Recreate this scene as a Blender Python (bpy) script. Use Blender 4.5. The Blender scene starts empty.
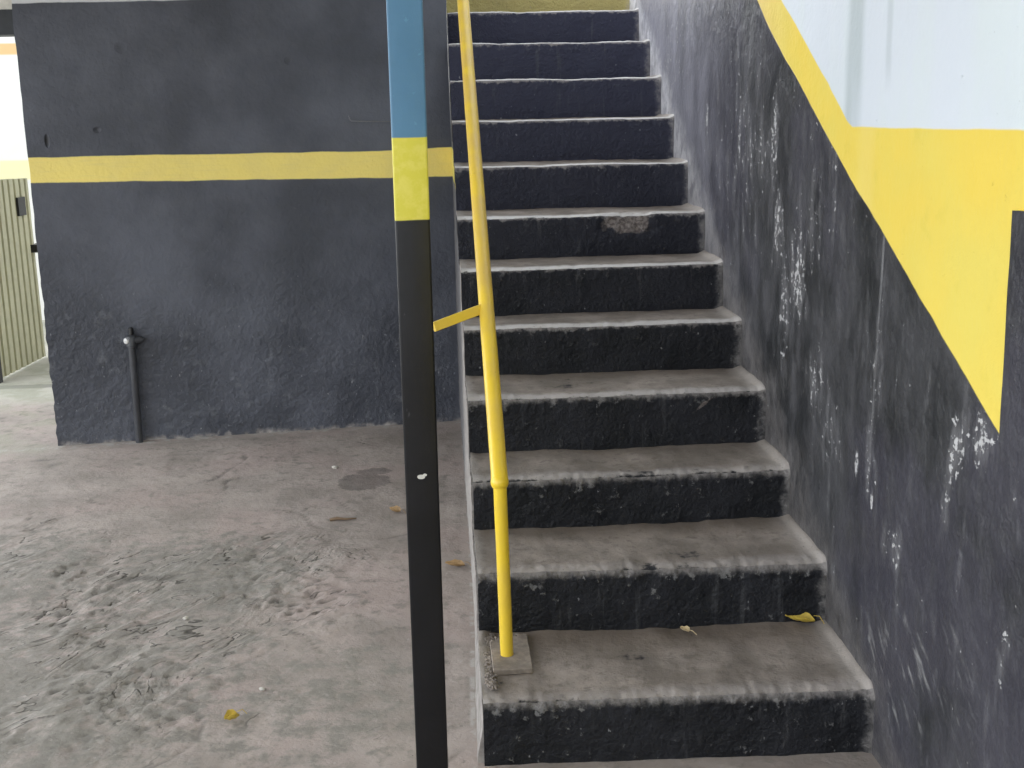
import bpy, bmesh, math, random
from mathutils import Vector, Matrix, noise
random.seed(7)
S = bpy.context.scene
C = S.collection
PI = math.pi

# ------------------------------------------------------------------ helpers
def tag(o, label=None, cat=None, group=None, kind=None):
    if label: o['label'] = label
    if cat: o['category'] = cat
    if group: o['group'] = group
    if kind: o['kind'] = kind
    return o

def empty(name, loc=(0, 0, 0), rz=0.0):
    o = bpy.data.objects.new(name, None)
    o.location = loc; o.rotation_euler = (0, 0, rz); o.empty_display_size = .05
    C.objects.link(o)
    return o

def obj(name, bm, mats, parent=None, loc=(0, 0, 0), smooth=None):
    bmesh.ops.recalc_face_normals(bm, faces=bm.faces)
    me = bpy.data.meshes.new(name)
    bm.to_mesh(me); bm.free()
    for m in (mats if isinstance(mats, (list, tuple)) else [mats]): me.materials.append(m)
    o = bpy.data.objects.new(name, me)
    C.objects.link(o)
    o.location = loc
    if parent: o.parent = parent
    if smooth is not None:
        for p in me.polygons: p.use_smooth = True
        if smooth < 180:
            me.set_sharp_from_angle(angle=math.radians(smooth))
    return o

def grid(bm, pts):
    """pts[row][col] of 3-vectors -> quad sheet"""
    vs = [[bm.verts.new(p) for p in row] for row in pts]
    for i in range(len(vs) - 1):
        for j in range(len(vs[0]) - 1):
            bm.faces.new((vs[i][j], vs[i][j + 1], vs[i + 1][j + 1], vs[i + 1][j]))
    return vs

def box(bm, x0, x1, y0, y1, z0, z1, bevel=0.0, seg=2):
    r = bmesh.ops.create_cube(bm, size=1)
    for v in r['verts']:
        v.co = Vector((x0 + (v.co.x + .5) * (x1 - x0), y0 + (v.co.y + .5) * (y1 - y0), z0 + (v.co.z + .5) * (z1 - z0)))
    if bevel:
        es = list({e for v in r['verts'] for e in v.link_edges})
        bmesh.ops.bevel(bm, geom=es, offset=bevel, segments=seg, affect='EDGES', profile=.5)

def tube(bm, path, radii, n=24, cap=True, wob=0.0):
    """closed tube along a path of points, one radius per point"""
    rings = []
    P = [Vector(p) for p in path]
    up = None
    for i, p in enumerate(P):
        t = (P[min(i + 1, len(P) - 1)] - P[max(i - 1, 0)]).normalized()
        if up is None:
            up = Vector((1, 0, 0)) if abs(t.x) < .9 else Vector((0, 1, 0))
        a = (up - t * up.dot(t)).normalized(); b = t.cross(a); up = a
        ring = []
        for k in range(n):
            an = 2 * PI * k / n
            d = a * math.cos(an) + b * math.sin(an)
            rr = radii[i] if isinstance(radii, (list, tuple)) else radii
            q = p + d * rr
            if wob: q = q + d * wob * noise.noise(q * 22)
            ring.append(bm.verts.new(q))
        rings.append(ring)
    for i in range(len(rings) - 1):
        for k in range(n):
            bm.faces.new((rings[i][k], rings[i][(k + 1) % n], rings[i + 1][(k + 1) % n], rings[i + 1][k]))
    if cap:
        bm.faces.new(rings[0][::-1]); bm.faces.new(rings[-1])

def lerp(a, b, t): return a + (b - a) * t
def smooth(a, b, x):
    t = min(1, max(0, (x - a) / (b - a))); return t * t * (3 - 2 * t)
def fbm(v, o=4): return noise.fractal(v, 1.0, 2.0, o)
def lin(r, g, b):
    f = lambda c: (c / 255 / 12.92) if c / 255 <= .04045 else ((c / 255 + .055) / 1.055) ** 2.4
    return (f(r), f(g), f(b), 1)

# ------------------------------------------------------------------ node kit
class Mat:
    def __init__(s, name):
        s.m = bpy.data.materials.new(name); s.m.use_nodes = True
        s.t = s.m.node_tree; s.t.nodes.clear()
        s.out = s.t.nodes.new('ShaderNodeOutputMaterial')
        s.b = s.t.nodes.new('ShaderNodeBsdfPrincipled')
        s.t.links.new(s.b.outputs[0], s.out.inputs[0])
    def put(s, sock, v):
        if isinstance(v, bpy.types.NodeSocket): s.t.links.new(v, sock)
        elif v is not None:
            if sock.type == 'RGBA' and isinstance(v, (int, float)): v = (v, v, v, 1)
            sock.default_value = v
    def n(s, typ, ins=None, **props):
        nd = s.t.nodes.new(typ)
        for k, v in props.items(): setattr(nd, k, v)
        for k, v in (ins or {}).items(): s.put(nd.inputs[k], v)
        return nd
    def math(s, op, a, b=None, c=None, clamp=False):
        nd = s.n('ShaderNodeMath', operation=op, use_clamp=clamp)
        s.put(nd.inputs[0], a)
        if b is not None: s.put(nd.inputs[1], b)
        if c is not None: s.put(nd.inputs[2], c)
        return nd.outputs[0]
    def add(s, a, b): return s.math('ADD', a, b)
    def sub(s, a, b): return s.math('SUBTRACT', a, b)
    def mul(s, a, b): return s.math('MULTIPLY', a, b)
    def mx(s, a, b): return s.math('MAXIMUM', a, b)
    def mn(s, a, b): return s.math('MINIMUM', a, b)
    def step(s, x, a, b, lo=0., hi=1.):
        nd = s.n('ShaderNodeMapRange', {0: x, 1: a, 2: b, 3: lo, 4: hi}, interpolation_type='SMOOTHSTEP')
        return nd.outputs[0]
    def mix(s, f, a, b, blend='MIX'):
        nd = s.n('ShaderNodeMix', data_type='RGBA', blend_type=blend)
        s.put(nd.inputs[0], f); s.put(nd.inputs[6], a); s.put(nd.inputs[7], b)
        return nd.outputs[2]
    def pos(s):
        g = s.n('ShaderNodeNewGeometry'); return g.outputs['Position']
    def objco(s): return s.n('ShaderNodeTexCoord').outputs['Object']
    def xyz(s, v):
        nd = s.n('ShaderNodeSeparateXYZ', {0: v}); return nd.outputs
    def vec(s, x, y, z): 
        return s.n('ShaderNodeCombineXYZ', {0: x, 1: y, 2: z}).outputs[0]
    def scale(s, v, sc):
        return s.n('ShaderNodeVectorMath', {0: v, 1: sc}, operation='MULTIPLY').outputs[0]
    def noise(s, v, sc, det=4, rough=.55, dist=0.):
        return s.n('ShaderNodeTexNoise', {'Vector': v, 'Scale': sc, 'Detail': det, 'Roughness': rough, 'Distortion': dist}).outputs[0]
    def voro(s, v, sc, feat='F1'):
        return s.n('ShaderNodeTexVoronoi', {'Vector': v, 'Scale': sc}, feature=feat).outputs[0]
    def ramp(s, f, stops, mode='LINEAR'):
        nd = s.n('ShaderNodeValToRGB', {0: f}); cr = nd.color_ramp; cr.interpolation = mode
        while len(cr.elements) > 1: cr.elements.remove(cr.elements[-1])
        cr.elements[0].position = stops[0][0]; cr.elements[0].color = stops[0][1]
        for p, c in stops[1:]:
            e = cr.elements.new(p); e.color = c
        return nd.outputs[0]
    def curve(s, x, x0, x1, pts):
        """piecewise linear function of x"""
        y0 = min(p[1] for p in pts); y1 = max(p[1] for p in pts)
        t = s.n('ShaderNodeMapRange', {0: x, 1: x0, 2: x1}).outputs[0]
        st = []
        for p in pts:
            v = (p[1] - y0) / (y1 - y0); st.append(((p[0] - x0) / (x1 - x0), (v, v, v, 1)))
        return s.math('MULTIPLY_ADD', s.ramp(t, st), y1 - y0, y0)
    def blobs(s, u, v, lst):
        """sum of soft elliptical spots (u0, v0, ru, rv, weight) in a surface's own metres"""
        tot = None
        for (a, b, ru, rv, w) in lst:
            p = s.math('DIVIDE', s.sub(u, a), ru); q = s.math('DIVIDE', s.sub(v, b), rv)
            d = s.add(s.mul(p, p), s.mul(q, q))
            g = s.mul(s.math('SUBTRACT', 1, d, clamp=True), w)
            tot = g if tot is None else s.mx(tot, g)
        return tot
    def bump(s, h, strength=.3, dist=.01, normal=None):
        return s.n('ShaderNodeBump', {'Strength': strength, 'Distance': dist, 'Height': h, 'Normal': normal}).outputs[0]
    def done(s, col, rough=.6, normal=None, metal=0., spec=.5):
        s.put(s.b.inputs['Base Color'], col); s.put(s.b.inputs['Roughness'], rough)
        s.put(s.b.inputs['Metallic'], metal); s.put(s.b.inputs['Specular IOR Level'], spec)
        if normal is not None: s.put(s.b.inputs['Normal'], normal)
        return s.m

def paint(name, rgb, rough=.5, var=.15, bump=.15, sc=30, spec=.5):
    m = Mat(name); p = m.pos()
    n1 = m.noise(p, sc); n2 = m.noise(p, sc * .12)
    f = m.add(m.mul(n1, .5), m.mul(n2, .5))
    c = m.mix(m.step(f, .3, .7), tuple(c * (1 - var) for c in rgb[:3]) + (1,), tuple(min(1, c * (1 + var)) for c in rgb[:3]) + (1,))
    return m.done(c, rough, m.bump(n1, bump, .004), spec=spec)

HW = 1.076                                     # right wall plane
BLACK = (.045, .050, .065, 1)
BLACK2 = (.092, .100, .126, 1)
YEL = (.86, .70, .19, 1)
WHITE = (.60, .65, .71, 1)
DUST = (.34, .315, .295, 1)

# ---- back wall: black below, one yellow stripe, white at the very top
def mat_wall_back():
    m = Mat('black_wall_paint'); p = m.pos(); X, Y, Z = m.xyz(p)
    wav = m.mul(m.sub(m.noise(p, 6), .5), .012)
    zz = m.add(Z, wav)
    lo = m.curve(X, -2.1, .1, [(-2.1, 1.356), (-.25, 1.333), (.1, 1.330)])
    hi = m.curve(X, -2.1, .1, [(-2.1, 1.480), (-.25, 1.471), (.1, 1.482)])
    stripe = m.mul(m.step(m.sub(zz, lo), -.003, .003), m.step(m.sub(hi, zz), -.003, .003))
    top = m.step(m.sub(zz, m.curve(X, -2.1, .1, [(-2.1, 2.208), (-1.1, 2.226), (.1, 2.25)])), -.003, .003)
    n1 = m.noise(p, 2.2, 5); n2 = m.noise(p, 11, 5, .65); n3 = m.noise(p, 55, 3)
    col = m.mix(m.step(n1, .3, .72), BLACK, BLACK2)
    # rough plaster lower down, greyer where rubbed
    low = m.step(m.add(Z, m.mul(m.sub(n1, .5), .8)), 1.25, .1)
    sc = m.mul(m.step(n2, .56, .72), m.mul(low, .55))
    col = m.mix(sc, col, (.17, .18, .20, 1))
    chips = m.mul(m.step(m.noise(m.scale(p, (60, 60, 35)), 1, 3, .6), .68, .74), m.mul(low, .7))
    col = m.mix(chips, col, (.34, .35, .37, 1))
    # small dark knocks and a hole
    k = m.blobs(X, Z, [(-1.936, 1.558, .013, .035, 1), (-1.696, 1.606, .02, .016, .5), (-.75, 1.93, .02, .02, .3), (-1.55, 2.0, .03, .03, .3)])
    col = m.mix(k, col, (.012, .012, .014, 1))
    edge = m.step(m.add(Z, m.mul(m.noise(p, 20, 4), .05)), .055, .02)
    col = m.mix(m.mul(edge, m.step(n2, .42, .6)), col, DUST)
    yel = m.mix(m.step(m.noise(p, 9, 4), .35, .7), YEL, (.82, .67, .20, 1))
    yel = m.mix(m.mul(m.step(m.noise(m.scale(p, (3, 3, 60)), 2, 3), .5, .75), .3), yel, (.72, .60, .22, 1))
    col = m.mix(stripe, col, yel)
    col = m.mix(top, col, (.55, .57, .58, 1))
    h = m.add(m.mul(m.noise(p, 26, 6, .6), m.step(low, 0, 1, .25, 1)), m.mul(n3, .15))
    h = m.sub(h, k)
    return m.done(col, m.step(n2, .3, .7, .42, .6), m.bump(h, .75, .018), spec=.45)

# ---- right wall: white over yellow over black, the border climbing with the stair
def mat_wall_right():
    m = Mat('stair_wall_paint'); p = m.pos(); X, Y, Z = m.xyz(p)
    w1 = m.mul(m.sub(m.noise(p, 5, 3), .5), .010)
    zz = m.add(Z, w1)
    lowc = m.curve(Y, -4, 8.5, [(-4, .10), (1.2, .53), (2.193, 1.004), (2.362, 1.080), (2.712, 1.255), (3.06, 1.420), (3.994, 1.912), (4.141, 2.0), (8.5, 4.33)])
    upd = m.curve(Y, -4, 8.5, [(-4, 1.593), (3.13, 1.593), (3.157, 1.598), (3.827, 1.971), (8.5, 4.55)])
    black = m.step(m.sub(lowc, zz), -.003, .003)
    pier = m.mul(m.step(Y, 2.26, 2.25), m.mul(m.step(Z, 1.52, 1.51), m.step(X, HW - .0085, HW - .0095)))
    black = m.mx(black, pier)
    white = m.mul(m.step(m.sub(zz, upd), -.003, .003), m.sub(1, pier))
    n1 = m.noise(p, 1.5, 5, .6); n2 = m.noise(m.scale(p, (1, 3.2, 1.9)), 1.5, 6, .62); n3 = m.noise(p, 60, 3); n4 = m.noise(m.scale(p, (1, 7, 3.2)), 2, 5, .6)
    col = m.mix(m.step(n2, .36, .66), (.018, .0195, .0215, 1), (.046, .047, .052, 1))
    blue = m.step(m.add(n1, m.mul(m.blobs(Y, Z, [(2.75, .55, .5, .35, 1), (4.6, 1.5, 1.2, .6, .8), (2.2, .75, .3, .5, .6)]), .16)), .50, .66)
    col = m.mix(m.mul(blue, .7), col, (.048, .047, .062, 1))
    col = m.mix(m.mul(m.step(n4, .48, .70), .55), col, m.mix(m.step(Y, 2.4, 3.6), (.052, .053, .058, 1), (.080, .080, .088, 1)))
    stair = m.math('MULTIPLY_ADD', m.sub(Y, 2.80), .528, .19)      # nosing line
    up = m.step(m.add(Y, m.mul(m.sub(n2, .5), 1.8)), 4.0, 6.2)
    col = m.mix(m.mul(up, .8), col, (.27, .27, .32, 1))  # upstairs daylight on the wall put into the colour, paler up the flight
    rel = m.add(m.sub(Z, stair), m.mul(m.sub(m.noise(p, 9, 6, .7), .5), .34))
    dust_daylight = m.mul(m.step(rel, .09, -.09), m.step(m.noise(p, 17, 5, .7), .36, .56, .35, 1))
    col = m.mix(m.mul(dust_daylight, m.step(Y, 2.2, 6, .48, .9)), col, m.mix(m.step(Y, 4, 6.6), (.15, .142, .142, 1), (.66, .66, .70, 1)))  # dust along the steps; its pale upper end is painted-in stairhead daylight
    # chips and drips of pale plaster
    spots = m.noise(m.scale(p, (1, 34, 44)), 1, 4, .68)
    runs = m.noise(m.scale(p, (1, 17, 5)), 1, 5, .68)
    zone = m.blobs(Y, Z, [(4.86, 1.61, .035, .10, 1.5), (3.87, 1.53, .07, .22, 1.15), (3.80, 1.26, .10, .20, .9), (3.56, 1.16, .12, .22, 1.0), (3.70, .98, .10, .3, .85),
                          (2.30, .98, .09, .09, 1.15), (2.40, .91, .07, .12, 1.1), (2.43, .82, .04, .10, .8), (2.88, .92, .06, .32, .75), (2.865, .665, .014, .04, 2.0), (2.98, .73, .02, .05, 1.2),
                          (2.72, .60, .08, .08, .85), (3.2, .75, .12, .25, .6), (3.35, .86, .10, .14, .95), (4.3, 1.5, .5, .5, .5), (2.1, .62, .06, .12, .8), (3.4, 1.35, .3, .3, .4), (5.6, 1.95, .6, .3, .5)])
    ch = m.add(m.add(m.mul(spots, .68), m.mul(runs, .32)), m.mul(zone, .125))
    chip = m.step(ch, .640, .672)
    film = m.mul(m.step(m.add(runs, m.mul(zone, .2)), .54, .78), .5)
    col = m.mix(film, col, (.17, .17, .18, 1))
    col = m.mix(m.mul(chip, .85), col, (.52, .52, .53, 1))
    line = m.mul(m.step(m.math('ABSOLUTE', m.sub(Y, m.add(2.885, m.mul(m.sub(n1, .5), .02)))), .010, .002), m.mul(m.step(n2, .42, .6), m.step(Z, .35, .7)))
    col = m.mix(m.mul(line, .45), col, (.28, .28, .29, 1))
    # scuffs slanting along the stair foot
    sl = m.noise(m.scale(m.vec(0, m.add(m.mul(Y, .80), m.mul(Z, .60)), m.sub(m.mul(Z, .80), m.mul(Y, .60))), (1, 6, 26)), 1, 5, .65)
    scuff = m.mul(m.step(sl, .56, .70), m.blobs(Y, Z, [(2.62, .33, .22, .24, 1.2), (2.3, .40, .16, .18, 1.1), (2.78, .24, .2, .14, 1.2)]))
    col = m.mix(m.mul(scuff, .6), col, (.32, .32, .32, 1))
    # yellow and white zones
    yv = m.noise(m.scale(p, (1, 1.2, 1.5)), 1.6, 4)
    yel = m.mix(m.step(yv, .32, .7), (.74, .56, .085, 1), (.69, .57, .11, 1))
    yel = m.mix(m.mul(m.step(m.math('ABSOLUTE', m.sub(Y, 3.03)), .09, .02), .35), yel, (.76, .63, .20, 1))
    yel = m.mix(m.mul(m.step(m.noise(m.scale(p, (1, 9, 9)), 1, 4), .60, .72), .30), yel, (.60, .49, .07, 1))
    yel = m.mix(m.step(Y, 3.6, 4.2), yel, (.66, .50, .14, 1))
    wv = m.noise(m.scale(p, (1, 2.2, .7)), 2.0, 5)
    wht = m.mix(m.mul(m.step(wv, .40, .68), .8), WHITE, (.60, .665, .68, 1))
    stain = m.mx(m.mul(m.step(m.math('ABSOLUTE', m.sub(Y, m.add(3.14, m.mul(m.sub(Z, 1.6), -.03)))), .085, .03), m.step(wv, .3, .6, .5, 1)),
                 m.mul(m.step(m.math('ABSOLUTE', m.sub(Y, 2.90)), .028, .006), m.mul(m.step(Z, 1.66, 1.76), .55)))
    wht = m.mix(m.mul(stain, .7), wht, (.36, .42, .44, 1))
    wsp = m.step(m.noise(m.scale(p, (1, 30, 30)), 1, 2), .76, .80)
    wht = m.mix(m.mul(wsp, .6), wht, (.4, .42, .42, 1))
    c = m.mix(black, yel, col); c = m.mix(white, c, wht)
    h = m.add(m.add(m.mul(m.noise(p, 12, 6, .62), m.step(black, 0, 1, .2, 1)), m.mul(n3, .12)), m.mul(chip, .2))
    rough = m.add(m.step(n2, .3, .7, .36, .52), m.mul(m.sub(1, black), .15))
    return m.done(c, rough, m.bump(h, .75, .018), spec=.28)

def mat_floor():
    m = Mat('worn_concrete_floor'); p = m.pos(); X, Y, Z = m.xyz(p)
    n0 = m.noise(p, .9, 4); n1 = m.noise(p, 3.2, 6, .6); n2 = m.noise(p, 14, 6, .65); n3 = m.noise(p, 70, 3)
    col = m.mix(m.step(n1, .34, .66), (.245, .216, .195, 1), (.345, .302, .277, 1))
    pink = m.step(m.noise(p, 1.7, 5, .6), .46, .62)
    col = m.mix(m.mul(pink, .6), col, (.372, .304, .284, 1))
    # greyer, bare skim in front left
    reg = m.blobs(X, Y, [(-1.35, 3.4, .95, .95, 1), (-.95, 4.25, .55, .55, 1), (-1.7, 4.3, .5, .6, 1), (-.4, 3.2, .4, .5, .6)])
    grey = m.step(m.add(n2, m.mul(reg, .25)), .52, .74)
    col = m.mix(m.mul(grey, .75), col, (.200, .195, .174, 1))
    sm = m.mul(m.step(n2, .5, .68), m.step(n0, .35, .6))
    col = m.mix(m.mul(sm, .5), col, (.15, .134, .122, 1))
    col = m.mix(m.mul(m.step(m.noise(p, 38, 4, .7), .60, .72), .5), col, (.40, .37, .345, 1))
    wet = m.step(m.add(m.blobs(X, Y, [(-.40, 5.35, .16, .17, 1), (-.36, 5.5, .12, .08, .8)]), m.mul(m.sub(n2, .5), 1.2)), .30, .5)
    col = m.mix(m.mul(wet, .6), col, (.11, .098, .092, 1))
    # thin skim breaking away in aslant flakes: lips are cracks, their crisp shade put into the colour
    u_ = m.add(m.mul(X, .62), m.mul(Y, .78)); v_ = m.sub(m.mul(Y, .62), m.mul(X, .78))
    fl = m.noise(m.vec(m.mul(u_, 2.6), m.mul(v_, 6.2), 3.), 1, 4, .55, .5)
    fr = m.math('FRACT', m.mul(fl, 7.))
    area = m.blobs(X, Y, [(-1.05, 3.9, .75, 1.0, 1.2), (-1.6, 4.5, .5, .5, 1), (-.75, 4.45, .5, .45, 1.1), (-1.2, 3.1, .7, .4, .9)])
    torn = m.step(m.add(m.noise(p, 3.1, 4, .6), m.mul(area, .24)), .59, .76)
    lipm = m.mul(m.mul(m.step(fr, .16, .04), torn), m.step(m.noise(p, 6, 4), .42, .54))
    col = m.mix(m.mul(lipm, .85), col, (.055, .050, .044, 1))
    col = m.mix(m.mul(m.mul(m.step(fr, .70, .98), torn), .32), col, (.43, .39, .355, 1))
    speck = m.mul(m.step(m.noise(p, 46, 4, .7), .64, .70), m.step(n1, .42, .58))
    col = m.mix(m.mul(speck, .7), col, (.085, .076, .068, 1))
    # pits from the mesh itself
    pit = m.n('ShaderNodeAttribute', attribute_name='pit').outputs['Fac']
    col = m.mix(m.mul(pit, .85), col, (.060, .055, .050, 1))
    # pale grit along wall foot and the stair cheek
    foot = m.step(m.math('ABSOLUTE', m.sub(Y, m.math('MULTIPLY_ADD', X, .121, 6.385))), .07, .0)
    foot = m.mx(foot, m.mul(m.step(m.math('ABSOLUTE', m.sub(X, m.add(.040, m.mul(m.step(Y, 2.6, 4.6), .034)))), .014, .003), m.step(Y, 6.5, 6.3)))
    col = m.mix(m.mul(foot, m.step(n2, .46, .6)), col, (.40, .38, .36, 1))
    # pale outdoor slab beyond the opening with a dark joint
    out = m.step(m.add(Y, m.mul(m.sub(n1, .5), .5)), 6.9, 7.5)
    col = m.mix(out, col, (.42, .41, .36, 1))
    jt = m.step(m.math('ABSOLUTE', m.sub(Y, m.add(7.68, m.mul(m.sub(n2, .5), .06)))), .07, .04)
    col = m.mix(m.mul(jt, .7), col, (.17, .165, .16, 1))
    gr = m.mul(m.step(n1, .45, .6), m.mul(m.step(X, -1.9, -2.2), m.step(Y, 5.4, 6.2)))
    col = m.mix(m.mul(gr, .45), col, (.20, .215, .15, 1))
    h = m.add(m.add(m.mul(n2, .8), m.mul(n1, .6)), m.mul(n3, .22))
    h = m.add(h, m.mul(torn, m.sub(m.mul(fr, .8), m.mul(lipm, .9))))
    return m.done(col, m.step(n2, .3, .7, .62, .85), m.bump(h, .55, .013), spec=.3)

def mat_tread():
    m = Mat('dusty_tread_concrete'); o = m.objco(); p = m.pos(); X, Y, Z = m.xyz(o); PX, PY, PZ = m.xyz(p)
    n1 = m.noise(p, 5, 5, .6); n2 = m.noise(p, 26, 6, .65); n3 = m.noise(p, 90, 3)
    col = m.mix(m.step(n1, .34, .66), (.150, .129, .112, 1), (.262, .228, .203, 1))
    col = m.mix(m.mul(m.step(n2, .54, .66), .6), col, (.115, .098, .086, 1))
    col = m.mix(m.mul(m.step(m.noise(p, 8, 5, .7), .54, .66), .4), col, (.125, .108, .096, 1))
    back = m.step(m.add(Y, m.mul(m.sub(n1, .5), .2)), .20, .38)
    col = m.mix(m.mul(back, .6), col, (.150, .120, .098, 1))
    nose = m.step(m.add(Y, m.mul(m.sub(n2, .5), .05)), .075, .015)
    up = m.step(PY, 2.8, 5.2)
    col = m.mix(m.mul(nose, m.step(up, 0, 1, .34, .95)), col, m.mix(up, (.33, .315, .315, 1), (.60, .59, .59, 1)))  # worn nosings; extra paleness on higher steps is daylight put into the colour
    wl = m.step(m.add(PX, m.mul(m.sub(n2, .5), .06)), .99, 1.055)
    col = m.mix(m.mul(wl, .5), col, (.36, .335, .315, 1))
    lf = m.step(m.add(PX, m.mul(m.sub(n2, .5), .04)), .105, .078)
    col = m.mix(m.mul(lf, .5), col, (.34, .32, .305, 1))
    blk = m.step(m.add(Z, m.add(m.mul(m.sub(n2, .5), .03), m.mul(m.sub(n1, .5), .03))), -.008, -.015)   # riser paint lapping over the lip
    col = m.mix(blk, col, (.012, .013, .016, 1))
    col = m.mix(m.mul(m.step(m.noise(p, 120, 2), .66, .72), .6), col, (.10, .09, .08, 1))
    h = m.add(m.mul(n2, .8), m.mul(n3, .3))
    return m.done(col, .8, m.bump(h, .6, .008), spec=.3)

def mat_riser(yellow=False):
    m = Mat('yellow_riser_paint' if yellow else 'black_riser_paint'); o = m.objco(); p = m.pos(); X, Y, Z = m.xyz(o); PX, PY, PZ = m.xyz(p)
    n1 = m.noise(p, 4, 5, .6); n2 = m.noise(p, 30, 6, .68); n3 = m.noise(p, 80, 3)
    if yellow:
        col = m.mix(m.step(n1, .3, .7), (.42, .36, .14, 1), (.36, .31, .13, 1))
    else:
        col = m.mix(m.step(n1, .3, .7), (.0065, .0075, .0095, 1), (.0165, .0175, .022, 1))
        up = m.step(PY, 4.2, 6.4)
        col = m.mix(m.mul(up, .8), col, (.034, .037, .066, 1))  # upper risers lifted bluish, stronger light up there put into the colour
    nz = m.sub(n2, .5)
    lip = m.step(m.add(Z, m.mul(nz, .06)), m.step(PY, 3.4, 4.6, -.034, -.018), -.004)
    col = m.mix(m.mul(lip, .65), col, (.29, .27, .26, 1))
    ft = m.mul(m.step(m.add(n2, m.mul(m.step(m.math('ABSOLUTE', m.add(Z, .03)), .03, 0), .07)), .62, .70), m.step(PY, 4.6, 2.9, .12, .7))
    col = m.mix(ft, col, (.20, .20, .20, 1))
    sp = m.step(m.noise(m.scale(p, (55, 55, 38)), 1, 3, .6), .70, .745)
    col = m.mix(m.mul(sp, .55), col, (.30, .30, .31, 1))
    run = m.mul(m.step(m.noise(m.scale(p, (26, 26, 3)), 1, 4, .6), .6, .7), .3)
    col = m.mix(run, col, (.085, .087, .092, 1))
    chip = m.n('ShaderNodeAttribute', attribute_name='chip').outputs['Fac']
    cc = m.step(m.add(chip, m.mul(nz, .9)), .35, .6)
    col = m.mix(m.mul(cc, .85), col, m.mix(m.step(n3, .4, .6), (.12, .10, .095, 1), (.24, .215, .20, 1)))
    rt = m.step(m.add(PX, m.mul(nz, .10)), 1.045, 1.085)
    col = m.mix(m.mul(rt, .4), col, (.30, .285, .275, 1))
    h = m.add(m.add(m.mul(n2, .8), m.mul(n3, .25)), m.mul(m.noise(p, 10, 4), .6))
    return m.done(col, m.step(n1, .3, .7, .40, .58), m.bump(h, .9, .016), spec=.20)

def mat_cheek():
    m = Mat('stair_cheek_plaster'); p = m.pos(); X, Y, Z = m.xyz(p)
    n1 = m.noise(p, 4, 5); n2 = m.noise(p, 24, 5, .65)
    col = m.mix(m.step(n2, .35, .65), (.20, .185, .175, 1), (.33, .31, .295, 1))
    blk = m.step(m.add(Y, m.mul(m.sub(n1, .5), 1.2)), 4.3, 5.2)
    col = m.mix(m.mul(blk, .8), col, (.06, .062, .072, 1))
    st = m.mul(m.mul(m.step(Z, 1.328, 1.334), m.step(Z, 1.484, 1.478)), m.step(Y, 4.6, 4.7))
    col = m.mix(st, col, (.66, .55, .12, 1))
    return m.done(col, .7, m.bump(n2, .5, .008))

def mat_column():
    m = Mat('banded_column_paint'); p = m.pos(); X, Y, Z = m.xyz(p)
    n1 = m.noise(p, 7, 5); n2 = m.noise(p, 45, 4, .65)
    zz = m.add(Z, m.mul(m.sub(n1, .5), .006))
    blk = m.mix(m.step(n1, .35, .65), (.0055, .006, .0075, 1), (.008, .0085, .0105, 1))
    blk = m.mix(m.mul(m.step(m.noise(m.scale(p, (40, 40, 14)), 1, 3), .70, .75), .25), blk, (.12, .12, .13, 1))
    blk = m.mix(m.step(m.add(m.blobs(X, Z, [(-.060, .893, .012, .007, 1), (-.052, .897, .006, .004, 1)]), m.mul(m.sub(n2, .5), 1.6)), .45, .7), blk, (.5, .5, .48, 1))
    yel = m.mix(m.step(n2, .4, .65), (.52, .47, .05, 1), (.57, .51, .085, 1))
    blu = m.mix(m.step(n1, .3, .7), (.058, .148, .245, 1), (.070, .172, .280, 1))
    blu = m.mix(m.mul(m.step(n2, .64, .7), .4), blu, (.11, .27, .40, 1))
    c = m.mix(m.step(zz, 1.434, 1.437), blk, yel)
    c = m.mix(m.step(zz, 1.598, 1.601), c, blu)
    return m.done(c, .34, m.bump(m.add(n2, m.mul(n1, .5)), .18, .004), spec=.28)

def mat_pipe_yellow():
    m = Mat('yellow_rail_paint'); p = m.pos(); X, Y, Z = m.xyz(p)
    n1 = m.noise(p, 8, 5); n2 = m.noise(p, 60, 4, .65)
    c = m.mix(m.step(n1, .3, .7), (.76, .545, .025, 1), (.68, .48, .05, 1))
    wear = m.mul(m.step(Z, .62, 1.3), m.step(n1, .3, .62, .35, 1))
    c = m.mix(m.mul(wear, .55), c, (.58, .39, .12, 1))
    c = m.mix(m.mul(m.step(n2, .66, .74), .5), c, (.30, .20, .05, 1))
    return m.done(c, .36, m.bump(m.add(n2, n1), .15, .004), spec=.5)

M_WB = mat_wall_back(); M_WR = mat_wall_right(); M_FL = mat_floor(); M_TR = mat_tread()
M_RI = mat_riser(); M_RY = mat_riser(True); M_CH = mat_cheek(); M_CO = mat_column(); M_YP = mat_pipe_yellow()
M_CEIL = paint('ceiling_paint', (.55, .53, .47, 1), .8)
M_LINT = paint('dark_beam_paint', (.03, .034, .04, 1), .6)
M_DARK = paint('dark_steel', (.012, .012, .013, 1), .5)
M_BPIPE = paint('black_pipe_paint', (.045, .048, .056, 1), .34, .25, .3)
M_PLATE = paint('dusty_steel_plate', (.23, .195, .165, 1), .8, .35, .6, 60)
M_GATE = paint('khaki_gate_paint', (.43, .415, .275, 1), .55, .12, .2, 20)
M_WIRE = paint('dull_wire', (.13, .135, .15, 1), .5)
M_LEAFY = paint('yellow_leaf', (.55, .40, .06, 1), .6, .3, .3, 80)
M_LEAFB = paint('brown_leaf', (.30, .19, .085, 1), .7, .4, .3, 80)
M_SCRAP = paint('cream_scrap', (.58, .46, .27, 1), .7, .3, .3, 80)
M_STONE = paint('pale_chip', (.48, .46, .42, 1), .8, .2, .5, 80)
M_TWIG = paint('twig_bark', (.16, .11, .07, 1), .8, .3)
M_STEEL = paint('bare_bolt_steel', (.6, .6, .6, 1), .25, .1, .1)

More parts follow.
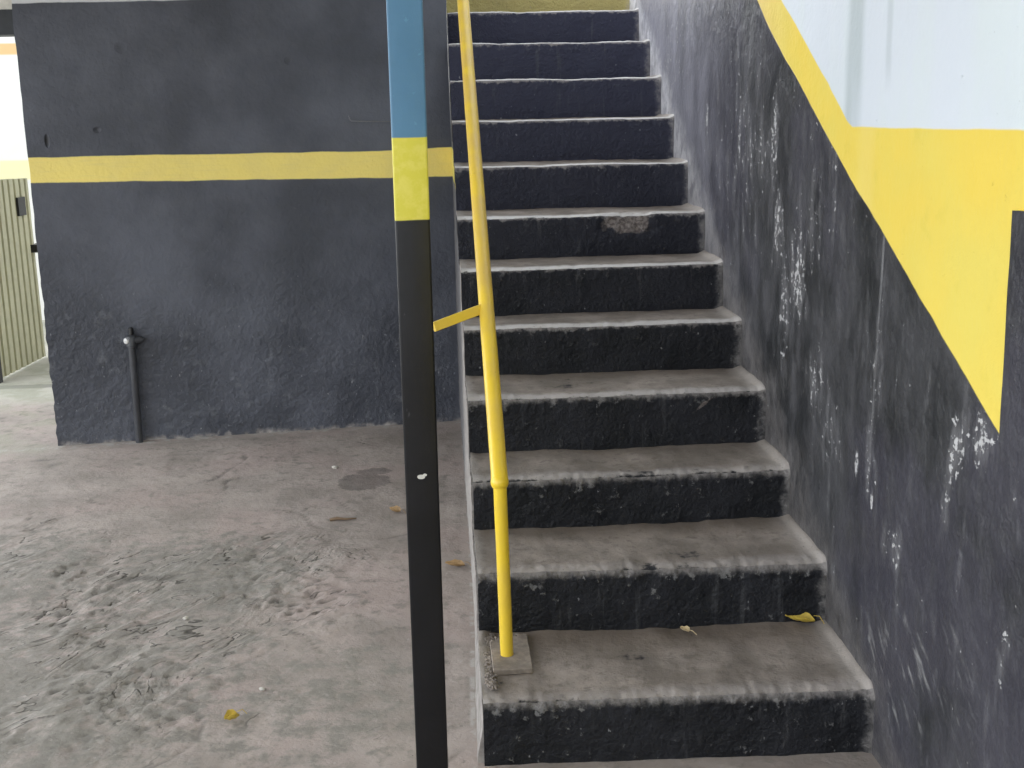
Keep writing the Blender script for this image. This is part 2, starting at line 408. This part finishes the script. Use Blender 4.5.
def mat_far():
    m = Mat('yard_wall_paint'); p = m.pos(); X, Y, Z = m.xyz(p)
    n = m.noise(p, 3, 4)
    c = m.mix(m.step(n, .3, .7), (.80, .80, .77, 1), (.84, .84, .82, 1))
    c = m.mix(m.mul(m.step(Z, 1.18, 1.20), m.step(Z, 1.36, 1.34)), c, (.85, .82, .50, 1))  # both bands paled, outdoor overexposure put into their colour
    c = m.mix(m.mul(m.step(Z, 2.19, 2.21), m.step(Z, 2.30, 2.28)), c, (.74, .52, .26, 1))
    return m.done(c, .8, m.bump(n, .1, .01))
M_FAR = mat_far()

# ------------------------------------------------------------------ the setting
HW = 1.076                                     # right wall plane
def axis(segs):
    out = []
    for a, b, st in segs:
        k = max(1, round((b - a) / st)); out += [a + (b - a) * i / k for i in range(k)]
    return out + [segs[-1][1]]

def floor_h(x, y):
    f = smooth(-2.6, -2.0, x) * smooth(2.3, 2.8, y) * (1 - smooth(5.8, 6.15, y)) * (1 - smooth(-.03, .04, x))
    if f <= 0: return 0, 0
    reg = max(0, 1 - ((x + 1.05) / .75) ** 2 - ((y - 3.95) / 1.05) ** 2)
    reg = max(reg, .8 * max(0, 1 - ((x + 1.6) / .5) ** 2 - ((y - 4.5) / .5) ** 2))
    reg = min(1, reg * 2.2)
    # torn skim: layered flakes whose lips run aslant
    patch = smooth(-.12, .22, noise.noise(Vector((x * 2.1, y * 2.1, 7.7))) + .25 * noise.noise(Vector((x * 6, y * 6, 1.7))))
    reg *= .10 + .90 * patch
    u = x * .66 + y * .75; v = -x * .75 + y * .66
    wv = noise.noise_vector(Vector((x * 2.6, y * 2.6, 3.1))) * .16
    q = fbm(Vector((u * 1.7 + wv.x * 4, v * 5.2 + wv.y * 5, .5)), 5)
    t = (q * 3.0) % 1.0
    lip = (1 - smooth(0, .13, t))
    flake = (t * .5 + .25 * math.floor(q * 3.0))
    fine = fbm(Vector((x * 17, y * 17, 1.3)), 3)
    big = fbm(Vector((x * 1.6, y * 1.6, 8.3)), 3)
    h = big * .008 + fine * .0008 + reg * (flake * .016 - lip * .011 + fine * .004)
    rock = noise.noise(Vector((x * 1.3, y * 1.3, 5.0)))
    h += max(0, rock - .15) * .004 * fine
    pit = reg * lip * smooth(-.35, .2, noise.noise(Vector((x * 5, y * 5, 2.2))) + .1)
    # a few hairline cracks wandering over the smooth slab
    cr = abs(noise.noise(Vector((x * 1.9 + wv.x * 2, y * 1.9 + wv.y * 2, 11.))))
    ck = (1 - smooth(.0, .018, cr)) * smooth(.05, .3, noise.noise(Vector((x * 2.3, y * 2.3, 21.))))
    h -= ck * .004; pit = max(pit, ck * .6)
    return f * h, f * pit

bm = bmesh.new()
xs = axis([(-9, -2.6, .8), (-2.6, -1.9, .05), (-1.9, .06, .0135), (.06, HW + .2, .35)])
ys = axis([(-4, 2.2, .6), (2.2, 2.7, .05), (2.7, 5.0, .0135), (5.0, 6.45, .025), (6.45, 12.0, .6)])
lay = bm.verts.layers.float.new('pit')
rows = []
for y in ys:
    r = []
    for x in xs:
        h, pt = floor_h(x, y)
        v = bm.verts.new((x, y, h)); v[lay] = pt; r.append(v)
    rows.append(r)
for i in range(len(rows) - 1):
    for j in range(len(xs) - 1):
        bm.faces.new((rows[i][j], rows[i][j + 1], rows[i + 1][j + 1], rows[i + 1][j]))
tag(obj('floor', bm, M_FL, smooth=180), 'worn grey concrete floor with scraped patches', 'floor', kind='structure')

# back wall (slightly askew), front face carries real plaster unevenness
WA = Vector((-2.034, 6.172, 0)); WBp = Vector((.058, 6.425, 0))
wd = (WBp - WA); WL = wd.length; wd.normalize(); wn = Vector((wd.y, -wd.x, 0))      # towards the camera
bm = bmesh.new()
CEIL = 2.75
def wall_pt(u, z, inset=0.0):
    e = smooth(0, .06, u) if True else 1
    low = 1 - smooth(.2, 1.3, z)
    d = fbm(Vector((u * 3, z * 3, .7)), 4) * (.003 + .005 * low) + low * fbm(Vector((u * 17, z * 17, 4.)), 3) * .0022
    # hand-made left arris, right end leaning out a little at the foot
    lean = .028 * smooth(WL - .1, WL, u) * max(0, 1 - z / 1.9)
    jag = (1 - e) * (.010 * noise.noise(Vector((0, z * 6, 9))) + .006 * noise.noise(Vector((3, z * 22, 9))) * (.3 + low))
    return WA + wd * (u + jag + lean) + wn * (d - inset) + Vector((0, 0, z))
us = axis([(0, .08, .01), (.08, WL, .02)]); zs = axis([(-.03, 1.3, .02), (1.3, CEIL + .02, .05)])
F = [[wall_pt(u, z) for u in us] for z in zs]
vs = grid(bm, F)
th = -wn * .22
bk = [[bm.verts.new(r[k].co + th) for k in (0, -1)] for r in vs]
for i in range(len(vs) - 1):
    bm.faces.new((vs[i][0], vs[i + 1][0], bk[i + 1][0], bk[i][0]))
    bm.faces.new((vs[i][-1], bk[i][1], bk[i + 1][1], vs[i + 1][-1]))
    bm.faces.new((bk[i][0], bk[i + 1][0], bk[i + 1][1], bk[i][1]))
tag(obj('wall_back', bm, M_WB, smooth=40), 'black wall with a yellow stripe behind the column', 'wall', kind='structure')

# right wall
bm = bmesh.new()
ys_ = axis([(-4, 1.7, .5), (1.7, 7.0, .03), (7.0, 8.4, .35)]); zs_ = axis([(-.05, 2.4, .03), (2.4, 4.6, .4)])
def rw(y, z):
    f = smooth(1.2, 1.9, y) * (1 - smooth(6.8, 7.2, y)) * (1 - smooth(2.2, 2.5, z))
    d = fbm(Vector((y * 2.2, z * 1.4, 2.7)), 4) * .006 + fbm(Vector((y * 12, z * 9, 6.1)), 3) * .0014
    return Vector((HW + f * d, y, z))
vs = grid(bm, [[rw(y, z) for y in ys_] for z in zs_])
T = .25
a, b, c, d = [bm.verts.new((HW + T, y, z)) for y, z in ((-4, -.05), (8.4, -.05), (8.4, 4.6), (-4, 4.6))]
bm.faces.new((a, b, c, d))
bm.faces.new([r[0] for r in vs] + [d, a]); bm.faces.new([r[-1] for r in vs][::-1] + [b, c][::1])
bm.faces.new(vs[-1] + [c, d]); bm.faces.new(vs[0][::-1] + [a, b])
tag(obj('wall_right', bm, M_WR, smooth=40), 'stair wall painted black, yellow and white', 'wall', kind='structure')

# low black pier against the right wall, near the camera
bm = bmesh.new()
ya = axis([(1.5, 2.1, .06), (2.1, 2.2, .02)]); za = axis([(-.02, 1.449, .03)])
def pier_pt(y, z, x):
    e = (y - 1.5) / .7
    yy = 1.5 + (y - 1.5) * (lerp(2.156, 2.200, z / 1.449) - 1.5) / .7 + e ** 8 * .004 * noise.noise(Vector((0, 3, z * 9)))
    zt = z + (z / 1.449) ** 12 * .004 * noise.noise(Vector((4, y * 12, 0)))
    return Vector((x, yy, zt))
vs = grid(bm, [[pier_pt(y, z, HW - .011) for y in ya] for z in za])
vb = [[bm.verts.new(pier_pt(y, z, HW + .05)) for y in ya] for z in za]
bd = lambda g: g[0] + [r[-1] for r in g[1:]] + g[-1][-2::-1] + [r[0] for r in g[-2:0:-1]]
A_, B_ = bd(vs), bd(vb)
for i in range(len(A_)): bm.faces.new((A_[i], A_[(i + 1) % len(A_)], B_[(i + 1) % len(A_)], B_[i]))
bm.faces.new(B_[::-1])
tag(obj('trim_1', bm, M_WR, smooth=40), 'low black pier on the stair wall', 'pier', kind='structure')

# ceiling over the garage side, lintel wall over the far opening
bm = bmesh.new(); box(bm, -3.6, .055, 1.0, 8.1, CEIL, CEIL + .2); box(bm, .055, HW - .02, 1.0, 3.9, CEIL, CEIL + .2)  # ceiling sized for the daylight; unseen second slab added to shade lower stairs
tag(obj('ceiling', bm, M_CEIL), 'pale garage ceiling and an unseen slab added to shade the stairs', 'ceiling', kind='structure')
bm = bmesh.new(); box(bm, -9, -1.6, 7.92, 8.1, 2.335, CEIL + .01)
tag(obj('wall_lintel', bm, M_CEIL), 'beige wall strip above the far opening', 'wall', kind='structure')
bm = bmesh.new(); box(bm, -9, -1.6, 7.90, 8.1, 2.185, 2.335, .006)
tag(obj('trim_2', bm, M_LINT, smooth=30), 'dark beam across the far opening', 'beam', kind='structure')
bm = bmesh.new(); box(bm, -9, -.6, 10.4, 10.6, -.05, 2.75)
tag(obj('wall_yard', bm, M_FAR), 'sunlit white yard wall beyond the gate', 'wall', kind='structure')

# ------------------------------------------------------------------ staircase
SY = [2.800, 3.216, 3.586, 3.893, 4.249, 4.543, 4.862, 5.221, 5.568, 5.913, 6.252, 6.572, 6.90, 8.2]
SS = [-.011, -.013, .009, .007, .006, .020, .034, .010, -.001, -.004, -.001, -.001, 0, 0]
SZ = [.180, .366, .531, .720, .894, 1.071, 1.241, 1.428, 1.618, 1.806, 1.994, 2.171, 2.345]
XL = [.067, .071, .072, .069, .068, .067, .064, .065, .063, .063, .063, .064, .064]
XC = .572
stair = empty('staircase', (XC, 2.80, 0))
tag(stair, 'narrow concrete staircase with black risers and dusty treads beside the stair wall', 'staircase')
def front(n, x): return SY[n] + SS[n] * (x - XC) / .505
XRR = HW + .010
for n in range(13):
    zt = SZ[n]; zb = (SZ[n - 1] if n else 0) - .012
    nx = 150 if n < 7 else 100
    xs = [lerp(XL[n], XRR, i / nx) for i in range(nx + 1)]
    R = .030 if n < 4 else (.024 if n < 7 else .016)
    prof = []                                   # (dy, z, nosing weight, ny, nz)
    k = 16 if n < 7 else 9
    for i in range(k): prof.append((0, lerp(zb, zt - R, i / k), smooth(zt - .09, zt - R, lerp(zb, zt - R, i / k)), -1, 0))
    for i in range(7):
        a = i / 6 * PI / 2; prof.append((R - R * math.cos(a), zt - R + R * math.sin(a), 1, -math.cos(a), math.sin(a)))
    split = k + 3
    m_ = 16 if n < 7 else 6
    for i in range(1, m_ + 1): 
        t = i / m_; prof.append((None, t, 1 - smooth(0, .25, t), 0, 1))
    rough_ = max(.25, 1 - n / 8)
    rowsP, chips = [], []
    for (dy, z, w, ny, nz) in prof:
        row, crow = [], []
        for x in xs:
            y0 = front(n, x); y1 = front(n + 1, x) + .02
            if dy is None: y, zz = lerp(y0 + R, y1, z), zt
            else: y, zz = y0 + dy, z
            q = Vector((x, y, zz)); qn = q + Vector((0, 0, n * 3.7))
            d = fbm(qn * 3.2, 3) * (.0045 + .003 * rough_) + fbm(qn * 15, 3) * .0036 * rough_
            ch = max(0, noise.noise(Vector((x * 8, n * 5.1, .3))) - .22) * .020 + max(0, noise.noise(Vector((x * 27, n * 2.1, .9))) - .25) * .010
            d -= w * ch * (.4 + rough_)
            if dy is not None and z > zt - .07: d += rough_ * .0065 * w * max(-.3, noise.noise(qn * 48))
            cm = 0
            if n == 6 and dy is not None:
                e = ((x - .765) / .135) ** 2 + ((zz - (zt - .045)) / .055) ** 2
                e += .5 * noise.noise(q * 20)
                cm = max(0, 1 - e); d -= min(1, cm * 2.2) * (.012 + .008 * noise.noise(q * 30))
            if n == 3 and dy is not None:
                e = abs((x - .86) * .75 - (zz - (zt - .05))) / .018 + abs(x - .86) / .09
                cm = max(0, 1 - e) * .8
            if n == 0 and dy is None:                     # mortar crumbs round the base plate
                e = 1 - ((x - .085) / .035) ** 2 - ((y - 3.08) / .17) ** 2
                if e > 0: d += min(1, e * 2) * (.007 + .009 * noise.noise(q * 55))
            # treads sag a touch toward the middle, fillet against the riser behind
            if dy is None:
                d += .010 * smooth(.93, 1.0, z) * (1 + noise.noise(q * 25)) * .5
                d += .012 * smooth(1.045, HW, x)
                d += .006 * (1 - smooth(XL[n], XL[n] + .03, x)) * (.6 + noise.noise(q * 30)) * rough_
            if dy is not None: d += .010 * smooth(1.05, HW, x)
            dd = max(-.03, d)
            row.append(Vector((x, y + ny * dd, zz + nz * dd)))
            crow.append(cm)
        rowsP.append(row); chips.append(crow)
    org = Vector((XC, SY[n], zt))
    def sheet(r0, r1, close):
        bm = bmesh.new(); lay = bm.verts.layers.float.new('chip')
        vs = grid(bm, [[p - org for p in rowsP[i]] for i in range(r0, r1)])
        for i in range(r0, r1):
            for j in range(len(xs)): vs[i - r0][j][lay] = chips[i][j]
        return bm, vs
    bm, vs = sheet(split, len(prof), True)
    # body of the step under the tread
    zlow = -org.z + .0
    lowb = [bm.verts.new((vs[-1][j].co.x, vs[-1][j].co.y, vs[-1][j].co.z - .10)) for j in (0, -1)]
    lowf = [bm.verts.new((vs[0][j].co.x, vs[0][j].co.y + .012, vs[-1][j].co.z - .10)) for j in (0, -1)]
    bm.faces.new([r[0] for r in vs] + [lowb[0], lowf[0]])
    bm.faces.new([r[-1] for r in vs][::-1] + [lowf[1], lowb[1]])
    bm.faces.new([lowb[0], lowb[1], lowf[1], lowf[0]])
    bm.faces.new(vs[-1][::-1] + [lowb[0], lowb[1]])
    st = obj('step', bm, M_TR, stair, org - Vector(stair.location), smooth=45)
    bm, vs = sheet(0, split + 1, False)
    # thickness behind the painted face
    bb = [[bm.verts.new(v.co + Vector((0, .03, 0))) for v in (r[0], r[-1])] for r in vs]
    for i in range(len(vs) - 1):
        bm.faces.new((vs[i][0], vs[i + 1][0], bb[i + 1][0], bb[i][0]))
        bm.faces.new((vs[i][-1], bb[i][1], bb[i + 1][1], vs[i + 1][-1]))
    ri = obj('riser', bm, M_RY if n == 12 else M_RI, st, (0, 0, 0), smooth=45)
    if n == 12: ri['label'] = 'yellow painted riser'
# cheek of the flight on the left
def foot_x(y): return lerp(.049, .083, smooth(2.6, 4.6, y))
bm = bmesh.new()
for n in range(13):
    ya, yb = SY[n] - SS[n] + .014, SY[n + 1] - SS[n + 1] + .014
    k = max(2, round((yb - ya) / .02))
    cols = []
    for i in range(k + 1):
        y = lerp(ya, yb, i / k); zt = SZ[n] - .018
        m_ = max(2, round(zt / .03))
        cols.append([Vector((lerp(foot_x(y), .066, smooth(0, .12, z)) + .003 * noise.noise(Vector((0, y * 22, z * 22))) - XC, y - 2.80, z)) for z in [-.02 + (zt + .02) * j / m_ for j in range(m_ + 1)]])
    vs = grid(bm, cols)
    vb = [[bm.verts.new(v.co + Vector((.04, 0, 0))) for v in r] for r in vs]
    bd = lambda g: g[0] + [r[-1] for r in g[1:]] + g[-1][-2::-1] + [r[0] for r in g[-2:0:-1]]
    A_, B_ = bd(vs), bd(vb)
    for i in range(len(A_)): bm.faces.new((A_[i], A_[(i + 1) % len(A_)], B_[(i + 1) % len(A_)], B_[i]))
    bm.faces.new(B_[::-1])
obj('side_face', bm, M_CH, stair, smooth=45)['label'] = 'pale plastered side of the stair'

# crumbs of mortar heaped along the left of the base plate
bm = bmesh.new(); rnd = random.Random(3)
for i in range(420):
    t = rnd.random(); y = lerp(2.87, 3.20, t); x = .080 + abs(rnd.gauss(0, .012)) + .004 * math.sin(y * 40)
    if i > 330: x = rnd.uniform(.08, .20); y = rnd.uniform(3.165, 3.205)
    if x > .098 and 2.955 < y < 3.15: x = .094
    r = rnd.choice((.0018, .0025, .003, .0035, .0045, .006))
    g = bmesh.ops.create_icosphere(bm, subdivisions=2, radius=r)
    for v in g['verts']:
        c_ = v.co.copy(); v.co = c_ * (1 + .9 * noise.noise(c_ / r * 1.1 + Vector((i * 3.3, 0, 0)))); v.co.z *= .7
        v.co += Vector((x, y, SZ[0] + .003 + r * .3)) - Vector((.09, 3.04, SZ[0]))
tag(obj('mortar_crumbs', bm, paint('crumbled_mortar', (.19, .165, .147, 1), .9, .45, .5, 120), loc=(.09, 3.04, SZ[0]), smooth=45), 'crumbled mortar heaped along the left side of the handrail base plate', 'rubble', kind='stuff')

# ------------------------------------------------------------------ column
CX, CY, CW = -.0600, 2.486, .0355
bm = bmesh.new()
box(bm, -CW, CW, -CW, CW, .0, CEIL - .002, .005, 3)
col = obj('steel_column', bm, M_CO, loc=(CX, CY, 0), smooth=40)
col.rotation_euler = (0, 0, math.radians(1.6))
tag(col, 'square steel column painted black, yellow and blue in front of the back wall', 'column')

# ------------------------------------------------------------------ handrail
PB = Vector((.142, 3.056, .184)); PJ = Vector((.133, 3.056, .682))
hr = empty('handrail', (PB.x, PB.y, PB.z))
tag(hr, 'yellow pipe handrail rising steeply from the second tread of the staircase', 'handrail')
hr['label'] = 'yellow pipe handrail standing on the lowest tread, rising beside the stairs'
W2H = lambda v: Vector(v) - PB
bm = bmesh.new()
pl = [(.098, 3.145), (.207, 3.187), (.207, 2.966), (.100, 2.962)]
lo_ = [bm.verts.new(W2H((x, y, .176))) for x, y in pl]; hi_ = [bm.verts.new(W2H((x, y, .192))) for x, y in pl]
bm.faces.new(lo_[::-1]); bm.faces.new(hi_)
for i in range(4): bm.faces.new((lo_[i], lo_[(i + 1) % 4], hi_[(i + 1) % 4], hi_[i]))
bmesh.ops.bevel(bm, geom=list(bm.edges), offset=.002, segments=1, affect='EDGES')
obj('base_plate', bm, M_PLATE, hr)['label'] = 'dusty square steel base plate'
bm = bmesh.new()
P0 = W2H((.142, 3.056, .190)); P1 = W2H(PJ)
tube(bm, [lerp(P0, P1, i / 12) for i in range(13)], .0178, 28, wob=.0006)
obj('post', bm, M_YP, hr, smooth=50)
RE = Vector((.1075, 4.78, 2.070))
RD = (RE - PJ)
bm = bmesh.new()
path = [W2H(PJ + RD * t) for t in (-.004, 0, .004, .02, .1, .2, .3, .4, .5, .6, .7, .8, .9, 1.0, 1.15, 1.3)]
tube(bm, path, [.0195, .0228, .0232] + [.0226] * 13, 28, wob=.0008)
obj('rail', bm, M_YP, hr, smooth=50)
bm = bmesh.new()
tube(bm, [W2H(PJ + Vector((0, -.001, -.012))), W2H(PJ + Vector((0, 0, -.008))), W2H(PJ), W2H(PJ + RD * .004), W2H(PJ + RD * .007)], [.0182, .0215, .0246, .0246, .0230], 28, wob=.0025)
obj('weld_collar', bm, M_YP, hr, smooth=60)
BRK = True
tb = .287
BP = PJ + RD * tb                                    # where the stub leaves the rail
BT = Vector((-.033, BP.y - .09, 1.040))
bm = bmesh.new()
v = (BT - BP); ln = v.length
box(bm, -.0145, .0145, -.0075, .0075, 0, ln, .0015, 1)
zx = v.normalized(); xx = Vector((.12, .35, 1)).cross(zx).normalized(); yx = zx.cross(xx)
Mx = Matrix((yx, xx, zx)).transposed().to_4x4(); Mx.translation = W2H(BP)
bmesh.ops.transform(bm, matrix=Mx, verts=bm.verts)
obj('bracket', bm, M_YP, hr, smooth=30)

# ------------------------------------------------------------------ capped pipe at the back wall
def onwall(u, z, out): return WA + wd * u + wn * out + Vector((0, 0, z))
pb = onwall(.413, 0, .028)
cp = empty('capped_pipe', pb)
tag(cp, 'short black capped pipe standing against the back wall', 'pipe')
top = onwall(.418, .545, .030)
bm = bmesh.new()
tube(bm, [Vector((0, 0, -.004)), (top - pb) * .5, top - pb], .0195, 24, wob=.001)
obj('pipe', bm, M_BPIPE, cp, smooth=50)
bm = bmesh.new()
t0 = top - pb
tube(bm, [t0 + Vector((0, 0, -.035)), t0 + Vector((0, 0, -.033)), t0 + Vector((0, 0, .018)), t0 + Vector((0, 0, .026))], [.020, .027, .027, .018], 24)
tube(bm, [t0 + wd * .0, t0 + wd * .045, t0 + wd * .062], [.019, .019, .008], 20)
obj('cap_fitting', bm, M_BPIPE, cp, smooth=50)
bm = bmesh.new()
q = t0 - wd * .018 + wn * .014
tube(bm, [q, q + (wn * .8 - wd * .6) * .012, q + (wn * .8 - wd * .6) * .017], [.015, .015, .008], 16)
obj('bolt_head', bm, M_STEEL, cp, smooth=50)['label'] = 'bright bolt head'
bm = bmesh.new()
tube(bm, [t0 + Vector((0, 0, .02)) - wn * .014, t0 + Vector((0, 0, .060)) - wn * .016, t0 + Vector((0, 0, .064)) - wn * .016], [.012, .012, .006], 14)
obj('spigot', bm, M_DARK, cp, smooth=50)

# thin wire hook on the back wall, mostly behind the column
bm = bmesh.new()
h0 = onwall(1.585, 1.652, .006)
hk = [onwall(1.585, 1.652, .006), onwall(1.590, 1.634, .010), onwall(1.598, 1.626, .012), onwall(1.70, 1.622, .012), onwall(1.84, 1.618, .010), onwall(1.85, 1.616, -.01)]
tube(bm, [p - h0 for p in hk], .0034, 10)
tag(obj('wire_hook', bm, M_WIRE, loc=h0, smooth=60), 'thin grey wire hook on the back wall above the stripe', 'hook')

# ------------------------------------------------------------------ gate beyond the opening
ga = Vector((-2.925, 7.86, .0)); gb = Vector((-2.873, 8.66, .0))
gt = empty('metal_gate', ga)
tag(gt, 'khaki ribbed metal gate leaf standing open beyond the back wall', 'gate')
gd = (gb - ga); GL = gd.length; gd.normalize(); gn = Vector((gd.y, -gd.x, 0))
bm = bmesh.new()
pts = []
pitch = .092
s = 0
while s < GL - .001:
    for ds, o in ((0, 0), (.010, -.018), (.022, -.018), (.032, 0)):
        if s + ds <= GL: pts.append((s + ds, o))
    s += pitch
pts.append((GL, 0))
def gz(s): return lerp(1.300, 1.275, s / GL)
grid(bm, [[gd * s_ + gn * o_ + Vector((0, 0, z if z < 1 else gz(s_))) for s_, o_ in pts] for z in (.012, .4, .9, 1.3)])
g = bmesh.ops.extrude_face_region(bm, geom=bm.faces[:])
for e in g['geom']:
    if isinstance(e, bmesh.types.BMVert): e.co -= gn * .012
obj('ribbed_panel', bm, M_GATE, gt)
bm = bmesh.new()
def slab(bm, s0, s1, o0, o1, z0, z1):
    vv = [bm.verts.new(gd * s + gn * o + Vector((0, 0, z))) for z in (z0, z1) for s, o in ((s0, o0), (s1, o0), (s1, o1), (s0, o1))]
    for f in ((3, 2, 1, 0), (4, 5, 6, 7), (0, 1, 5, 4), (1, 2, 6, 5), (2, 3, 7, 6), (3, 0, 4, 7)): bm.faces.new([vv[i] for i in f])
slab(bm, -.06, -.005, -.03, .03, -.02, 1.36)
obj('gate_post', bm, M_DARK, gt)['label'] = 'dark steel hanging post'
bm = bmesh.new(); slab(bm, .58, .70, -.005, .012, 1.03, 1.155); obj('handle', bm, M_DARK, gt)['label'] = 'black handle plate'
bm = bmesh.new(); slab(bm, GL - .04, GL + .20, -.02, .035, .76, .815); obj('latch', bm, M_DARK, gt)['label'] = 'black latch block'

# ------------------------------------------------------------------ litter
def leaf(name, loc, L, W, curl, rz, mat, label, cat='leaf', group=None, tilt=(0, 0)):
    bm = bmesh.new()
    rows = []
    for i in range(11):
        t = i / 10; w = W * math.sin(PI * min(1, t * .96 + .02)) ** .8 * (1 - .35 * t)
        row = []
        for j in range(-3, 4):
            s_ = j / 3
            row.append(Vector((s_ * w * .5, (t - .5) * L, .003 + curl * (abs(s_) ** 1.6) * w + curl * .9 * L * (t - .4) ** 2 + .0015 * math.sin(t * 17 + s_ * 4))))
        rows.append(row)
    grid(bm, rows)
    g = bmesh.ops.extrude_face_region(bm, geom=bm.faces[:])
    for e in g['geom']:
        if isinstance(e, bmesh.types.BMVert): e.co.z += .0012
    o = obj(name, bm, mat, loc=loc, smooth=50)
    bm = bmesh.new()
    tube(bm, [(0, -.5 * L + .004, .004 + curl * .7 * L * .8), (.002, -.5 * L - .012, .004 + curl * .7 * L * .8), (.004, -.5 * L - .026, .003)], .0011, 8)
    obj('leaf_stalk', bm, mat, o, smooth=60)
    o.rotation_euler = (tilt[0], tilt[1], rz)
    tag(o, label, cat, group or 'fallen leaves')
    return o
def fz(x, y): return floor_h(x, y)[0]
leaf('fallen_leaf_or_scrap', (1.000, 3.19, .189), .085, .055, .45, 1.15, M_LEAFY, 'yellow leaf lying in the wall corner of the lowest tread')
leaf('fallen_leaf_or_scrap', (.659, 3.17, .186), .034, .030, .3, .6, M_SCRAP, 'tiny cream scrap at the middle of the lowest tread')  # cream scrap, not a leaf, only shaped with the leaf mesh
leaf('fallen_leaf_or_scrap', (.010, 4.22, fz(.01, 4.22) + .002), .075, .05, .4, 1.3, M_LEAFB, 'curled brown leaf on the floor between the column and the stairs')
leaf('fallen_leaf_or_scrap', (-.630, 3.119, fz(-.63, 3.119) + .002), .045, .04, .7, 2.2, M_LEAFY, 'crumpled yellowish leaf on the floor nearest the camera')
leaf('fallen_leaf_or_scrap', (-.237, 4.89, fz(-.237, 4.89) + .002), .06, .045, .5, .9, M_LEAFB, 'brown leaf on the floor just left of the column')
def stone(loc, r, label):
    bm = bmesh.new(); bmesh.ops.create_icosphere(bm, subdivisions=3, radius=r)
    for v in bm.verts:
        v.co *= 1 + .45 * noise.noise(v.co / r * 1.3 + Vector((loc[0] * 9, 0, 0))); v.co.z *= .6
    o = obj('plaster_chip', bm, M_STONE, loc=(loc[0], loc[1], fz(*loc) + r * .35), smooth=45)
    return tag(o, label, 'debris', 'plaster chips on the floor')
stone((-.905, 3.85), .010, 'white plaster chip among the torn concrete flakes')
stone((-.572, 3.301), .009, 'small white plaster chip between the torn patch and the column')
stone((-.549, 5.586), .014, 'white plaster chip beside the dark damp stain')
bm = bmesh.new()
tube(bm, [(-.05, .0, .006), (-.02, .006, .009), (.02, .0, .007), (.06, .012, .005)], [.006, .007, .005, .003], 10)
tag(obj('twig', bm, M_TWIG, loc=(-.455, 4.80, fz(-.455, 4.80) + .001), smooth=60), 'short brown twig on the floor in front of the back wall', 'twig')

# ------------------------------------------------------------------ camera
cam = bpy.data.cameras.new('camera'); co = bpy.data.objects.new('camera', cam); C.objects.link(co)
PIT, YAW, ROL, H = 0.22011, 0.05567, -0.01921, 1.638
Fv = Vector((math.sin(YAW) * math.cos(PIT), math.cos(YAW) * math.cos(PIT), -math.sin(PIT)))
R0 = Vector((math.cos(YAW), -math.sin(YAW), 0)); U0 = R0.cross(Fv)
R1 = R0 * math.cos(ROL) + U0 * math.sin(ROL); U1 = -R0 * math.sin(ROL) + U0 * math.cos(ROL)
mw = Matrix((R1, U1, -Fv)).transposed().to_4x4(); mw.translation = Vector((0, 0, H))
co.matrix_world = mw
cam.sensor_width = 36; cam.lens = 36 * 1200 / 1024; cam.clip_start = .05
S.camera = co

# ------------------------------------------------------------------ light
w = bpy.data.worlds.new('sky'); S.world = w; w.use_nodes = True
nt = w.node_tree; bg = nt.nodes['Background']
tc = nt.nodes.new('ShaderNodeTexCoord'); sx = nt.nodes.new('ShaderNodeSeparateXYZ')
nt.links.new(tc.outputs['Generated'], sx.inputs[0])
def wmap(sock, a, b, lo, hi):
    m = nt.nodes.new('ShaderNodeMapRange'); m.interpolation_type = 'SMOOTHSTEP'
    nt.links.new(sock, m.inputs[0])
    for i, x in enumerate((a, b, lo, hi)): m.inputs[i + 1].default_value = x
    return m.outputs[0]
def wmath(op, a, b):
    m = nt.nodes.new('ShaderNodeMath'); m.operation = op
    for i, x in enumerate((a, b)):
        if isinstance(x, float): m.inputs[i].default_value = x
        else: nt.links.new(x, m.inputs[i])
    return m.outputs[0]
SKY_L, SKY_F, SKY_B = 3.3, 2.1, 1.6
# hazy daylight: brighter toward the street on the left and over the stair head
st = wmath('ADD', wmap(sx.outputs[0], .1, -.9, 0., SKY_L), wmath('ADD', wmap(sx.outputs[1], .1, .8, 0., SKY_F), SKY_B))
st = wmath('MULTIPLY', st, wmap(sx.outputs[1], -.1, -.8, 1., .78))
nt.links.new(st, bg.inputs[1])
bg.inputs[0].default_value = (.93, .965, 1.0, 1)

v = S.view_settings
v.view_transform = 'Standard'; v.look = 'None'; v.gamma = 1; v.exposure = 0.0; v.use_curve_mapping = False
